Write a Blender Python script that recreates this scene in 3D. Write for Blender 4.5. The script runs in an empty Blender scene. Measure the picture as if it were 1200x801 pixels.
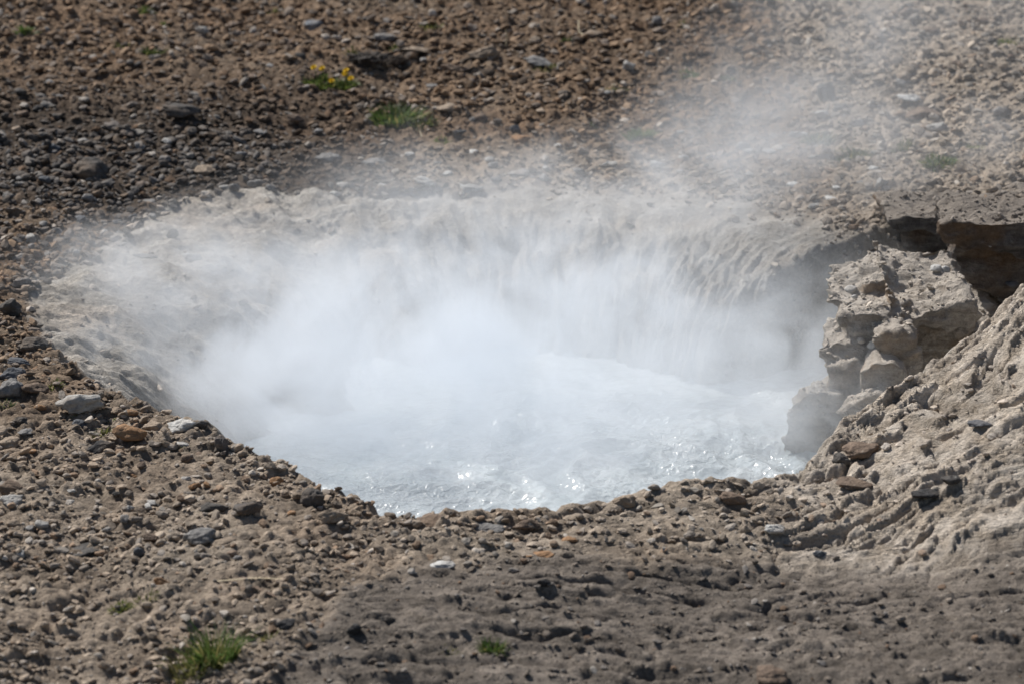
import bpy, bmesh, math, random
import numpy as np
from mathutils import Vector, Matrix

rng = np.random.default_rng(7)
random.seed(7)
scene = bpy.context.scene
COL = scene.collection
R = math.radians

# ------------------------------------------------------------------ camera
PITCH, CAMH, FPX = 18.0, 2.9, 3403.0
SP, CP = math.sin(R(PITCH)), math.cos(R(PITCH))
cam_d = bpy.data.cameras.new('camera'); cam = bpy.data.objects.new('camera', cam_d); COL.objects.link(cam)
cam.location = (0, 0, CAMH); cam.rotation_euler = (R(90 - PITCH), 0, 0)
cam_d.sensor_width = 36; cam_d.lens = 102.08; cam_d.clip_end = 2000; cam_d.clip_start = .1
cam_d.dof.use_dof = True; cam_d.dof.focus_distance = 8.95; cam_d.dof.aperture_fstop = 3.2
scene.camera = cam

def ray(px, py):
    u = (np.asarray(px, float) - 600) / FPX; v = (400.5 - np.asarray(py, float)) / FPX
    return np.stack([u + 0 * v, CP + v * SP, -SP + v * CP], -1)
def at(px, py, Y):
    d = ray(px, py); return d * (Y / d[..., 1:2]) + np.array([0, 0, CAMH])
def on_z(px, py, z):
    d = ray(px, py); return d * ((z - CAMH) / d[..., 2:3]) + np.array([0, 0, CAMH])

# ------------------------------------------------------------------ noise
_rp = np.random.default_rng(3)
_P = _rp.permutation(4096).astype(np.int32); _P = np.concatenate([_P, _P])
_ang = _rp.uniform(0, 2 * np.pi, 4096); _GX, _GY = np.cos(_ang).astype(np.float32), np.sin(_ang).astype(np.float32)
_g3 = _rp.normal(size=(4096, 3)); _g3 /= np.linalg.norm(_g3, axis=1)[:, None]; _g3 = _g3.astype(np.float32)
def _f(t): return t * t * t * (t * (t * 6 - 15) + 10)
def n2(x, y, s=0):
    x = np.asarray(x) + 13.7 * s; y = np.asarray(y) + 7.3 * s
    xi = np.floor(x).astype(np.int32); yi = np.floor(y).astype(np.int32)
    fx = (x - xi).astype(np.float32); fy = (y - yi).astype(np.float32); u = _f(fx); v = _f(fy)
    def g(ix, iy, dx, dy):
        h = _P[_P[ix & 4095] + (iy & 4095)] & 4095
        return _GX[h] * dx + _GY[h] * dy
    a = g(xi, yi, fx, fy); b = g(xi + 1, yi, fx - 1, fy); c = g(xi, yi + 1, fx, fy - 1); d = g(xi + 1, yi + 1, fx - 1, fy - 1)
    return 1.5 * ((a + u * (b - a)) * (1 - v) + (c + u * (d - c)) * v)
def n3(p, s=0):
    p = p + s * np.array([3.1, 7.7, 5.3]); i = np.floor(p).astype(np.int32); f = (p - i).astype(np.float32); w = _f(f)
    r = 0
    for dx in (0, 1):
        for dy in (0, 1):
            for dz in (0, 1):
                h = _P[(_P[(_P[(i[:, 0] + dx) & 4095] + ((i[:, 1] + dy) & 4095)) & 4095] + ((i[:, 2] + dz) & 4095))] & 4095
                q = f - np.array([dx, dy, dz], np.float32)
                ww = (w[:, 0] if dx else 1 - w[:, 0]) * (w[:, 1] if dy else 1 - w[:, 1]) * (w[:, 2] if dz else 1 - w[:, 2])
                r = r + ww * (q * _g3[h]).sum(1)
    return 1.5 * r
def fbm2(x, y, o=4, s=0):
    t = 0; a = 1
    for k in range(o):
        t = t + a * n2(x * 2 ** k, y * 2 ** k, s + k); a *= .5
    return t
def fbm3(p, o=4, s=0):
    t = 0; a = 1
    for k in range(o):
        t = t + a * n3(p * 2 ** k, s + k); a *= .5
    return t
_r1 = _rp.uniform(.1, .9, 4096); _r2 = _rp.uniform(.1, .9, 4096); _r3 = _rp.uniform(0, 1, 4096)
def worley(x, y, s=0):
    x = np.asarray(x) + 5.1 * s; y = np.asarray(y) + 9.7 * s
    xi = np.floor(x).astype(np.int32); yi = np.floor(y).astype(np.int32); best = np.full(x.shape, 9., np.float32); val = np.zeros(x.shape, np.float32)
    for dx in (-1, 0, 1):
        for dy in (-1, 0, 1):
            h = _P[_P[(xi + dx) & 4095] + ((yi + dy) & 4095)] & 4095
            d = np.hypot(xi + dx + _r1[h] - x, yi + dy + _r2[h] - y); m = d < best
            best = np.where(m, d, best); val = np.where(m, _r3[h], val)
    return best, val
def sst(a, b, x):
    t = np.clip((x - a) / (b - a), 0, 1); return t * t * (3 - 2 * t)

# ------------------------------------------------------------------ materials
def lin(r, g, b):
    return tuple((c / 12.92 if c <= .04045 else ((c + .055) / 1.055) ** 2.4) for c in (r / 255, g / 255, b / 255)) + (1,)
class NT:
    def __init__(s, name):
        s.m = bpy.data.materials.new(name); s.m.use_nodes = True; s.t = s.m.node_tree; s.t.nodes.clear()
        s.out = s.t.nodes.new('ShaderNodeOutputMaterial')
    def n(s, kind, **k):
        o = s.t.nodes.new('ShaderNode' + kind)
        for a, b in k.items():
            setattr(o, a, b)
        return o
    def l(s, a, b): s.t.links.new(a, b)
    def put(s, sock, v):
        if isinstance(v, bpy.types.NodeSocket): s.l(v, sock)
        else: sock.default_value = v
    def math(s, op, a, b=0, c=None, clamp=False):
        o = s.n('Math', operation=op, use_clamp=clamp); s.put(o.inputs[0], a); s.put(o.inputs[1], b)
        if c is not None: s.put(o.inputs[2], c)
        return o.outputs[0]
    def vmath(s, op, a, b=(0, 0, 0)):
        o = s.n('VectorMath', operation=op); s.put(o.inputs[0], a); s.put(o.inputs[1], b); return o.outputs[0]
    def noise(s, v, scale, detail=4, rough=.55, dist=0):
        o = s.n('TexNoise'); s.l(v, o.inputs['Vector']); o.inputs['Scale'].default_value = scale
        o.inputs['Detail'].default_value = detail; o.inputs['Roughness'].default_value = rough; o.inputs['Distortion'].default_value = dist
        return o.outputs['Fac']
    def ramp(s, v, a, b, lo=0., hi=1.):
        o = s.n('MapRange'); s.put(o.inputs[0], v)
        for i, q in enumerate((a, b, lo, hi)): o.inputs[i + 1].default_value = q
        return o.outputs[0]
    def mix(s, f, a, b, mode='MIX'):
        o = s.n('Mix', data_type='RGBA', blend_type=mode); s.put(o.inputs[0], f); s.put(o.inputs[6], a); s.put(o.inputs[7], b); return o.outputs[2]
    def attr(s, name):
        return s.n('Attribute', attribute_name=name)
    def bump(s, h, dist, strength=1., nrm=None):
        o = s.n('Bump'); s.l(h, o.inputs['Height']); o.inputs['Distance'].default_value = dist; o.inputs['Strength'].default_value = strength
        if nrm is not None: s.l(nrm, o.inputs['Normal'])
        return o.outputs[0]
    def surf(s, col, rough=.9, nrm=None, spec=.2):
        b = s.n('BsdfPrincipled'); s.put(b.inputs['Base Color'], col); s.put(b.inputs['Roughness'], rough)
        b.inputs['Specular IOR Level'].default_value = spec
        if nrm is not None: s.l(nrm, b.inputs['Normal'])
        s.l(b.outputs[0], s.out.inputs[0]); return b

def mat_ground():
    t = NT('ground_soil'); pos = t.n('NewGeometry').outputs['Position']
    A = {k: t.attr(k).outputs['Fac'] for k in ('sinter', 'tufa', 'shaded_crust', 'dark', 'pale', 'cell', 'plate')}
    big = t.noise(pos, 2.2, 4); mid = t.noise(pos, 14, 5); fin = t.noise(pos, 70, 6, .65); spk = t.noise(pos, 190, 4, .7)
    soil = t.mix(t.ramp(mid, .35, .65), (.145, .092, .056, 1), (.285, .195, .127, 1))
    soil = t.mix(t.ramp(big, .4, .65), soil, (.235, .178, .128, 1))
    soil = t.mix(A['pale'], soil, (.42, .355, .285, 1))
    soil = t.mix(1., soil, t.ramp(A['cell'], .15, .85, .68, 1.32), 'MULTIPLY')
    soil = t.mix(t.math('MULTIPLY', A['dark'], t.ramp(mid, .2, .5, .6, 1)), soil, (.085, .067, .053, 1))
    cr = t.mix(t.ramp(mid, .35, .65), (.185, .158, .132, 1), (.31, .265, .222, 1))  # slabby front ground, its tone darkened to paint in the foreground shade
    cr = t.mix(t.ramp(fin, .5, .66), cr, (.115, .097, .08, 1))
    col = t.mix(A['shaded_crust'], soil, cr)
    tu = t.mix(t.ramp(mid, .35, .65), (.50, .42, .335, 1), (.70, .62, .53, 1))
    tu = t.mix(t.ramp(big, .52, .68), tu, (.54, .445, .345, 1))
    col = t.mix(A['tufa'], col, tu)
    si = t.mix(t.ramp(mid, .35, .68), (.40, .36, .31, 1), (.55, .515, .465, 1))
    si = t.mix(t.ramp(big, .5, .7), si, (.48, .405, .33, 1))
    col = t.mix(A['sinter'], col, si)
    col = t.mix(1., col, t.ramp(A['plate'], .1, .9, .78, 1.22), 'MULTIPLY')
    col = t.mix(1., col, t.ramp(t.noise(pos, 6, 3), .3, .7, .8, 1.2), 'MULTIPLY')
    v = t.ramp(fin, .25, .75, .66, 1.3)
    col = t.mix(1., col, v, 'MULTIPLY')
    v2 = t.ramp(spk, .35, .7, .8, 1.2)
    col = t.mix(1., col, v2, 'MULTIPLY')
    h = t.math('ADD', t.math('MULTIPLY', fin, 1.), t.math('MULTIPLY', spk, .45))
    h = t.math('ADD', h, t.math('MULTIPLY', t.noise(pos, 420, 3), .2))
    mp = t.n('Mapping'); t.l(pos, mp.inputs['Vector']); mp.inputs['Rotation'].default_value = (0, 0, R(-24)); mp.inputs['Scale'].default_value = (4, 26, 26)
    lay = t.noise(mp.outputs[0], 2.2, 6, .65, .5)
    h2 = t.math('MULTIPLY', t.math('MULTIPLY', lay, A['tufa']), 1.6)
    t.surf(col, .92, t.bump(t.math('ADD', h, h2), .016, 1.), .15)
    return t.m

def mat_gravel():
    t = NT('gravel_stone'); pos = t.n('NewGeometry').outputs['Position']
    c = t.attr('tint').outputs['Color']
    f = t.noise(pos, 90, 5, .65)
    col = t.mix(1., c, t.ramp(f, .25, .75, .7, 1.3), 'MULTIPLY')
    t.surf(col, .9, t.bump(f, .008, .7), .2)
    return t.m

def mat_stone():
    t = NT('stone'); oi = t.n('ObjectInfo'); tc = t.n('TexCoord').outputs['Object']
    pos = t.n('NewGeometry').outputs['Position']
    f = t.noise(pos, 28, 6, .65, .4); g = t.noise(pos, 110, 5, .65); b = t.noise(pos, 9, 3)
    col = t.mix(1., oi.outputs['Color'], t.ramp(f, .28, .72, .62, 1.3), 'MULTIPLY')
    col = t.mix(t.ramp(b, .5, .75, 0, .5), col, (.24, .17, .115, 1))
    col = t.mix(1., col, t.ramp(g, .3, .7, .75, 1.2), 'MULTIPLY')
    lich = t.ramp(t.noise(pos, 55, 3), .66, .74, 0, .45)
    col = t.mix(lich, col, (.42, .42, .38, 1))
    h = t.math('ADD', f, t.math('MULTIPLY', g, .4))
    t.surf(col, .88, t.bump(h, .014, .9), .25)
    return t.m

def mat_cliff(name, pale, dark, stain, top):
    t = NT(name); pos = t.n('NewGeometry').outputs['Position']
    s = t.vmath('MULTIPLY', pos, (1, 1, 5))
    strata = t.noise(s, 7, 6, .6, .6); f = t.noise(pos, 45, 6, .65); g = t.noise(pos, 160, 4, .7); b = t.noise(pos, 5, 3)
    col = t.mix(t.ramp(strata, .35, .65), dark, pale)
    col = t.mix(t.ramp(b, .52, .64, 0, .8), col, stain)
    col = t.mix(1., col, t.ramp(f, .28, .72, .65, 1.25), 'MULTIPLY')
    col = t.mix(1., col, t.ramp(g, .3, .7, .8, 1.2), 'MULTIPLY')
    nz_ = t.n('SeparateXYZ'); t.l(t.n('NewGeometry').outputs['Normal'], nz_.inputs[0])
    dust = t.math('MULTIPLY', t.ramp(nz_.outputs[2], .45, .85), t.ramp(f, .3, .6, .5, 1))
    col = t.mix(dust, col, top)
    h = t.math('ADD', t.math('MULTIPLY', strata, .8), t.math('ADD', f, t.math('MULTIPLY', g, .4)))
    t.surf(col, .9, t.bump(h, .024, 1.), .2)
    return t.m

def mat_water():
    t = NT('milky_water'); pos = t.n('NewGeometry').outputs['Position']
    b = t.noise(pos, 5, 4); f = t.noise(pos, 42, 1, .5, .6); g = t.noise(pos, 95, 1)
    col = t.mix(t.ramp(b, .35, .65), (.57, .62, .63, 1), (.69, .72, .72, 1))
    h = t.math('ADD', f, t.math('MULTIPLY', g, .3))
    h = t.math('MULTIPLY', h, t.ramp(t.noise(pos, 3.2, 3, .6), .42, .62, .28, 1.))
    p = t.surf(col, .13, t.bump(h, .013, .9), .7)
    p.inputs['IOR'].default_value = 1.33
    return t.m

def mat_grass():
    t = NT('grass_blade'); oi = t.n('ObjectInfo'); a = t.attr('blade').outputs['Fac']
    col = t.mix(a, oi.outputs['Color'], (.30, .27, .10, 1))
    b = t.surf(col, .55, None, .3)
    tr = t.n('BsdfTranslucent'); t.l(col, tr.inputs[0]); mx = t.n('MixShader'); mx.inputs[0].default_value = .4
    t.l(b.outputs[0], mx.inputs[1]); t.l(tr.outputs[0], mx.inputs[2]); t.l(mx.outputs[0], t.out.inputs[0])
    return t.m
def mat_plain(name, c, rough=.7, trans=0.):
    t = NT(name); pos = t.n('NewGeometry').outputs['Position']
    col = t.mix(1., c, t.ramp(t.noise(pos, 120, 3), .3, .7, .75, 1.2), 'MULTIPLY')
    b = t.surf(col, rough, None, .25)
    if trans:
        tr = t.n('BsdfTranslucent'); t.l(col, tr.inputs[0]); mx = t.n('MixShader'); mx.inputs[0].default_value = trans
        t.l(b.outputs[0], mx.inputs[1]); t.l(tr.outputs[0], mx.inputs[2]); t.l(mx.outputs[0], t.out.inputs[0])
    return t.m

M = dict(ground=mat_ground(), gravel=mat_gravel(), stone=mat_stone(), water=mat_water(), grass=mat_grass(),
         petal=mat_plain('yellow_petal', (.75, .5, .012, 1), .6, .3), straw=mat_plain('dry_straw', (.5, .42, .28, 1)),
         twig=mat_plain('twig_bark', (.15, .1, .07, 1)), stem=mat_plain('flower_stem', (.10, .17, .04, 1), .6, .2),
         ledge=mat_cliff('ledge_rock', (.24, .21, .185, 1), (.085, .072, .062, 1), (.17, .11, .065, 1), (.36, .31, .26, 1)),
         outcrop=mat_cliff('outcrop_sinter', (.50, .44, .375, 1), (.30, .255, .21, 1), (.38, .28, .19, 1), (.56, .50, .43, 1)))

# ------------------------------------------------------------------ mesh helpers
def mesh_np(name, V, F, mat, smooth=True, attrs=None, cols=None):
    V = np.asarray(V, np.float32); F = np.asarray(F, np.int32)
    me = bpy.data.meshes.new(name); n = F.shape[1]
    me.vertices.add(len(V)); me.vertices.foreach_set('co', V.ravel())
    me.loops.add(F.size); me.loops.foreach_set('vertex_index', F.ravel())
    me.polygons.add(len(F)); me.polygons.foreach_set('loop_start', np.arange(0, F.size, n, dtype=np.int32))
    me.polygons.foreach_set('use_smooth', np.full(len(F), smooth))
    for k, a in (attrs or {}).items():
        at_ = me.attributes.new(k, 'FLOAT', 'POINT'); at_.data.foreach_set('value', np.asarray(a, np.float32).ravel())
    for k, a in (cols or {}).items():
        at_ = me.attributes.new(k, 'FLOAT_COLOR', 'POINT'); at_.data.foreach_set('color', np.asarray(a, np.float32).ravel())
    me.update(calc_edges=True); me.validate()
    me.materials.append(mat)
    return me
def link(name, me, parent=None):
    o = bpy.data.objects.new(name, me); COL.objects.link(o)
    if parent: o.parent = parent
    return o
def tag(o, label=None, cat=None, group=None, kind=None):
    if label: o['label'] = label
    if cat: o['category'] = cat
    if group: o['group'] = group
    if kind: o['kind'] = kind
    return o

# ------------------------------------------------------------------ terrain
CX, CY = 0.0, 9.0
rim_pts = []
for px, py, z in [(560,607,0),(680,592,0),(800,566,.02),(890,560,.03),(1000,490,.085),(1100,420,.216),(1200,338,.40)]:
    rim_pts.append(on_z(px, py, z))
for x, y, z in [(2.0,8.75,.3),(2.3,9.1,.22),(2.2,9.6,.18),(1.85,10.0,.15),(1.45,10.1,.10)]:
    rim_pts.append(np.array([x, y, z]))
for px, py, z in [(955,293,.03),(915,275,.02),(850,260,.0),(740,246,0),(600,238,0),(480,235,0),(390,236,0),(300,224,0),(200,245,0),
                  (130,295,0),(45,330,0),(40,365,0),(70,410,0),(110,450,0),(240,500,0),(330,545,0),(400,585,0),(450,600,0),(520,608,0)]:
    rim_pts.append(on_z(px, py, z))
rim_pts = np.array(rim_pts)
th = np.arctan2(rim_pts[:, 1] - CY, rim_pts[:, 0] - CX); rr = np.hypot(rim_pts[:, 1] - CY, rim_pts[:, 0] - CX)
o_ = np.argsort(th); th, rr = th[o_], rr[o_]
_tt = np.linspace(-np.pi, np.pi, 1441)
_rt = np.interp(_tt, np.concatenate([th - 2 * np.pi, th, th + 2 * np.pi]), np.tile(rr, 3))
_k = np.hanning(25); _k /= _k.sum()
_rt = np.convolve(np.concatenate([_rt[-41:-1], _rt, _rt[1:41]]), _k, 'same')[40:-40]
def ang(deg_pts, vals, t):
    d = np.array(deg_pts) * np.pi / 180; o = np.argsort(d); d = d[o]; vals = np.array(vals, float)[o]
    return np.interp(t, np.concatenate([d - 2 * np.pi, d, d + 2 * np.pi]), np.tile(vals, 3))

def terrain(x, y):
    dx, dy = x - CX, y - CY; r = np.hypot(dx, dy); t = np.arctan2(dy, dx)
    Rr = np.interp(t, _tt, _rt)
    # wobble of the rim, flutes of the draped lip
    lip = ang([20, 32, 45, 62, 95, 125, 150, 180], [0, .3, 1, 1, .9, .35, .15, 0], t) * (dy > 0)
    wob = fbm2(t * 5 + 3, r * .5, 3, 5)
    Rr = Rr + .035 * wob * (1 - .6 * lip) + .012 * n2(t * 30, r * 2, 6)
    tw = t + .10 * (Rr - r) + .02 * n2(t * 9, r * 6, 8)
    fl = np.abs(n2(tw * 24 + .6 * n2(t * 14, r * 9, 11), r * 4.5, 9)) + .55 * np.abs(n2(tw * 55, r * 7, 10)) + .3 * n2(t * 12, r * 14, 12)
    Rf = Rr + lip * (.076 * (fl - .35))
    #         front  fr-right  right   r-back  lip     back    back-left left   left-front
    w = ang([-90, -45, -10, 20, 36, 44, 60, 90, 110, 130, 150, 175, -160, -130], [.30, .28, .26, .2, .24, .58, .66, .62, .95, 1.2, 1.12, .80, .46, .30], t)
    q = ang([-90, -45, -10, 25, 45, 90, 125, 150, 175, -160, -130], [.2, .2, .1, .4, 1, .8, .1, .05, .05, .2, .2], t)
    s = np.clip((Rf - r) / w, 0, 1)
    d = q * (1 - np.sqrt(np.clip(1 - s * s, 0, 1))) + (1 - q) * (s ** ang([-90, 60, 110, 150, 170, -175, -140], [1.2, 1.4, 2.6, 3.2, 2.2, 1.6, 1.2], t))
    inside = sst(-.01, .05, Rf - r)
    # outside ground
    z = .105 * np.clip(np.log1p(np.exp(np.clip((y - 10.8) * 4, -30, 30))) / 4, 0, 60) * np.exp(-np.clip(y - 30, 0, 1e9) / 60)
    z = z - .07 * np.clip(7.3 - y, 0, 8) * 1.0
    ridge = np.interp(x, [.35, .7, 1.0, 1.25, 1.51, 1.9, 2.6, 6], [0, .03, .085, .216, .40, .55, .68, .8])
    my = sst(6.75, 8.1, y) * (1 - sst(8.22, 8.8, y) * .85)
    my = my + .09 * sst(9.3, 9.8, y) * (1 - sst(10.0, 11.5, y) * .5)
    z = z + ridge * my
    lf = sst(-1.3, -3.5, x) * .10 * sst(7, 9, y); z = z + lf
    z = z + .05 * fbm2(x * .9, y * .9, 2, 21) * np.clip((np.abs(Rf - r)) / .5, 0, 1) * (r > Rf)
    D = ang([-90, -45, 0, 45, 90, 125, 150, 175, -160, -130], [.7, .7, .7, .62, .6, .52, .48, .48, .5, .6], t)
    base = z - D * d
    # masks
    out = np.clip((r - Rf), 0, 9)
    # striated sinter flank on the right
    tufa = sst(.55, .95, x + .12 * fbm2(x * 3, y * 3, 3, 31)) * sst(6.95, 7.25, y + .08 * (x < 9) * fbm2(x * 2.5, y * 2.5, 3, 32) - .12 * (x - .9) * 0) * (1 - sst(8.9, 9.6, y))
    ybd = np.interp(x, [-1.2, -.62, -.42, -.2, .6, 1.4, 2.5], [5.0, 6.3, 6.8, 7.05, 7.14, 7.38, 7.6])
    shaded_crust = sst(.06, -.06, y - ybd + .07 * fbm2(x * 4, y * 4, 3, 33) + .05 * n2(x * 13, y * 17, 40))  # crusty ground; edge follows the foreground shadow painted into its colour
    lipout = sst(.30, .08, out + .05 * fbm2(x * 5, y * 5, 3, 34)) * (dy > .3) * sst(.1, .3, x + .3)
    rub = sst(1.08, 1.3, x) * sst(9.7, 9.95, y)
    apron = sst(.05, .0, out + .03 * fbm2(x * 7, y * 7, 3, 35)) * (dy > -.4) * (x < 1.0)
    sinter = np.clip(np.maximum(np.maximum(inside, lipout), apron), 0, 1)
    front = sst(.15, -.1, dy + .5) * (x < 1.6)
    sinter = np.where((r > Rf) & (dy < -.35) , 0, sinter) * (1 - .8 * rub * (1 - sst(.0, .3, Rf - r) * .4))
    dark = sst(-.2, -1.0, x + .25 * fbm2(x * 1.2, y * 1.2, 3, 36)) * sst(10.1, 10.7, y + .15 * fbm2(x * 2, y * 2, 2, 38)) * sst(12.4, 11.4, y) * .9
    pale = sst(.9, .1, out) * (dy > .8) * sst(-.95, -.2, x) * .75
    pale = np.maximum(pale, .13 * sst(.3, .9, x) * sst(9.9, 10.2, y) * sst(11.7, 10.6, y))
    leftf = sst(-.1, -.9, x) * sst(9.6, 8.4, y) * sst(6.2, 7.0, y)
    pale = np.maximum(pale, (.58 + .3 * n2(x * 3, y * 3, 37)) * sst(8.9, 7.9, y))
    pale = np.maximum(pale, .75 * rub)
    pale = np.maximum(pale, (.75 + .3 * n2(x * 4, y * 4, 39)) * sst(-.05, .35, x) * sst(7.0, 7.2, y) * sst(8.0, 7.7, y))
    soil = np.clip(1 - sinter - tufa - .8 * shaded_crust, 0, 1) * (1 - .45 * sst(-.35, .1, x) * sst(8.1, 7.8, y))
    # clods
    b1 = np.abs(n2(x * 7, y * 7, 41)); b2 = np.abs(n2(x * 17 + b1, y * 17, 42)); b3 = np.abs(n2(x * 36, y * 36 + b2, 43))
    farscale = sst(10.5, 14, y)
    f1, cell = worley(x * 15 + .5 * n2(x * 9, y * 9, 45), y * 19 + .5 * n2(x * 9, y * 9, 46), 1)
    f2, cel2 = worley(x * 30 + .5 * n2(x * 9, y * 9, 47), y * 38, 2)
    cob = np.sqrt(np.clip(1 - (f1 / .62) ** 2, 0, 1)) * (.25 + .75 * cell); co2 = np.sqrt(np.clip(1 - (f2 / .65) ** 2, 0, 1)) * (.3 + .7 * cel2)
    zz = soil * ((.018 + .014 * farscale) * cob + .012 * co2)
    zz = zz + soil * (.020 * (b1 - .3) + .012 * (b2 - .3) + .009 * (b3 - .3) + .014 * n2(x * 3, y * 3, 44))
    # crust: low wavy slabs running across
    c1 = n2(x * 2.2 + .6 * n2(x * 3, y * 3, 51), y * 8, 52); c2 = np.abs(n2(x * 6, y * 21, 53)); c3 = n2(x * 30, y * 36, 54)
    zz = zz + shaded_crust * (1 - tufa) * (.010 * c1 + .008 * (c2 - .3) + .004 * c3 + .005 * (np.abs(n2(x * 19, y * 30, 55)) - .3) + .003 * co2 + .009 * (np.abs(n2(x * 4, y * 13 + c1, 56)) - .3))
    k1 = y * 15 + 1.2 * n2(x * 2.2, y * 5, 57) + .4 * n2(x * 11, y * 15, 58); k1 = 1 - (k1 - np.floor(k1)); mk1 = np.clip(.2 + 1.2 * n2(x * 2.8, y * 8, 59), 0, 1)
    fr = np.maximum(shaded_crust, .8 * sst(-.35, .1, x) * sst(8.1, 7.8, y)) * (1 - tufa)
    pd, vd = worley(x * 4.5 + .6 * n2(x * 5, y * 9, 94), y * 15 + .5 * n2(x * 4, y * 7, 95), 6); pe, ve = worley(x * 13 + .4 * n2(x * 12, y * 20, 96), y * 36, 7)
    ck2 = (1 - np.abs(n2(x * 1.7 + .5 * n2(x * 5, y * 7, 97), y * 7.5, 98))) ** 16 * sst(-.2, .25, n2(x * 2, y * 3, 99))
    zz = zz + fr * (.012 * (vd - .5) + .008 * (ve - .5) - .005 * sst(.45, .8, pe) - .026 * ck2 + .008 * n2(x * 5, y * 6, 100))
    zz = zz + fr * (.008 * mk1 * (k1 ** 1.5 - .4) + .005 * (np.abs(n2(x * 26, y * 44, 60)) - .3))
    # striated flank: terraces flowing up to the right
    ca, sa = math.cos(R(24)), math.sin(R(24))
    u = x * ca + y * sa; v = -x * sa + y * ca
    wu = .12 * n2(u * 2.2, v * 3, 61) + .03 * n2(u * 8, v * 9, 62)
    s1 = np.abs(n2(u * 2.4, (v + wu) * 15, 63)); s2 = np.abs(n2(u * 6, (v + wu) * 34, 64)); s3 = n2(u * 20, (v + wu) * 44, 65)
    ter = (v + wu) * 8; ter = (ter - np.floor(ter))
    s4 = np.abs(n2(u * 13, (v + wu) * 55, 66))
    pit = sst(.28, .5, n2(u * 3.2, (v + wu) * 11, 67))
    V_ = v + wu
    rA = (1 - np.abs(n2(u * 2.0, V_ * 10, 63))) ** 4; rB = (1 - np.abs(n2(u * 5, V_ * 24, 64))) ** 3; rC = (1 - np.abs(n2(u * 11, V_ * 52, 66))) ** 2
    crk = (1 - np.abs(n2(u * 1.5 + .4 * n2(u * 5, V_ * 9, 78), V_ * 6.5, 79))) ** 14 * sst(-.15, .25, n2(u * 2, V_ * 3, 80))
    crag = np.clip(.9 + .7 * n2(x * 2.6, y * 2.6, 83), .5, 1.3)
    q1 = V_ * 12 + .9 * n2(u * 3, V_ * 5, 84) + .35 * n2(u * 11, V_ * 14, 85); q1 = 1 - (q1 - np.floor(q1)); m1 = np.clip(.35 + 1.1 * n2(u * 2.6, V_ * 7, 86), 0, 1)
    q2 = V_ * 31 + 1.1 * n2(u * 6, V_ * 11, 87) + .4 * n2(u * 25, V_ * 31, 88); q2 = 1 - (q2 - np.floor(q2)); m2 = np.clip(.45 + 1.1 * n2(u * 5, V_ * 14, 89), 0, 1)
    pa, va = worley(u * 4.2 + .5 * n2(u * 5, V_ * 9, 90), V_ * 17 + .6 * n2(u * 4, V_ * 6, 91), 3)
    pb, vb = worley(u * 10 + .4 * n2(u * 12, V_ * 20, 92), V_ * 38 + .5 * n2(u * 9, V_ * 12, 93), 4)
    pc, vc = worley(x * 24, y * 40, 5)
    zz = zz + tufa * (.030 * (va - .5) * (.6 + .4 * m1) + .018 * (vb - .5) + .006 * (vc - .5) - .010 * sst(.45, .75, pa) - .006 * sst(.45, .8, pb) + .016 * m1 * (q1 ** 1.5 - .4) + .007 * m2 * (q2 ** 1.5 - .4)
                      + crag * (.012 * (rA - .35) + .008 * (rB - .45) + .006 * (rC - .5)) - .045 * crk - .010 * pit + .018 * n2(x * 3.5, y * 3.5, 68) + .005 * s3 + .006 * (np.abs(n2(x * 38, y * 44, 70)) - .3))
    # sinter: streaks running down into the pool plus fine ripples
    st = n2(t * 26 + .5 * n2(x * 4, y * 4, 71), r * 2.2, 72); rp = np.abs(n2(x * 22 + 1.3 * st, y * 30, 73)); lump = n2(x * 7, y * 9, 74)
    left = sst(.2, -.5, x)
    zz = zz + sinter * ((.010 + .008 * left) * st + .007 * (rp - .3) + (.010 + .02 * left) * lump + .006 * left * n2(x * 40, y * 60, 75) + .010 * left * (np.abs(n2(t * 60, r * 6, 76)) - .3))
    # crumbled near rim
    near = np.exp(-((r - Rf) / .10) ** 2) * (dy < 0)
    zz = zz + near * (.03 * (np.abs(n2(x * 11, y * 11, 81)) - .25) + .02 * n2(x * 5, y * 5, 82))
    vis = np.exp(-np.clip(np.hypot(x, y - 9) - 12, 0, 1e9) / 10)
    plate = np.where(tufa > .4, .6 * va + .4 * vb, np.where(fr > .5, .55 * vd + .45 * ve, .5))
    return base + zz * vis, dict(plate=plate, cell=.5 * cell + .5 * cel2, sinter=sinter, tufa=tufa, shaded_crust=shaded_crust, dark=dark, pale=pale)

def grow(a, step, n, f=1.35):
    out = []; s = step
    for _ in range(n):
        a += s; s *= f; out.append(a)
    return out
gx = np.concatenate([np.arange(-2.55, .6, .0075), np.arange(.6, 1.95, .0052), np.arange(1.95, 2.551, .0085)])
_o = grow(2.56, .012, 28, 1.32)
gx = np.concatenate([-np.array(_o[::-1]), gx, _o])
gy = np.concatenate([np.arange(5.7, 6.6, .0085), np.arange(6.6, 8.35, .0062), np.arange(8.35, 10.8, .0085), np.arange(10.8, 14.6, .014)])
gy = np.concatenate([gy[0] - np.array(grow(0, .014, 26, 1.32))[::-1], gy, gy[-1] + np.array(grow(0, .02, 27, 1.32))])
XX, YY = np.meshgrid(gx, gy)
ZZ, MK = terrain(XX.ravel(), YY.ravel())
ZZ = ZZ.reshape(XX.shape)
nx, ny = len(gx), len(gy)
idx = np.arange(nx * ny).reshape(ny, nx)
F = np.stack([idx[:-1, :-1], idx[:-1, 1:], idx[1:, 1:], idx[1:, :-1]], -1).reshape(-1, 4)
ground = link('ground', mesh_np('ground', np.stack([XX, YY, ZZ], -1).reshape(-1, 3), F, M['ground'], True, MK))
tag(ground, kind='structure')
MKG = {k: np.asarray(v).reshape(XX.shape) for k, v in MK.items()}

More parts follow.
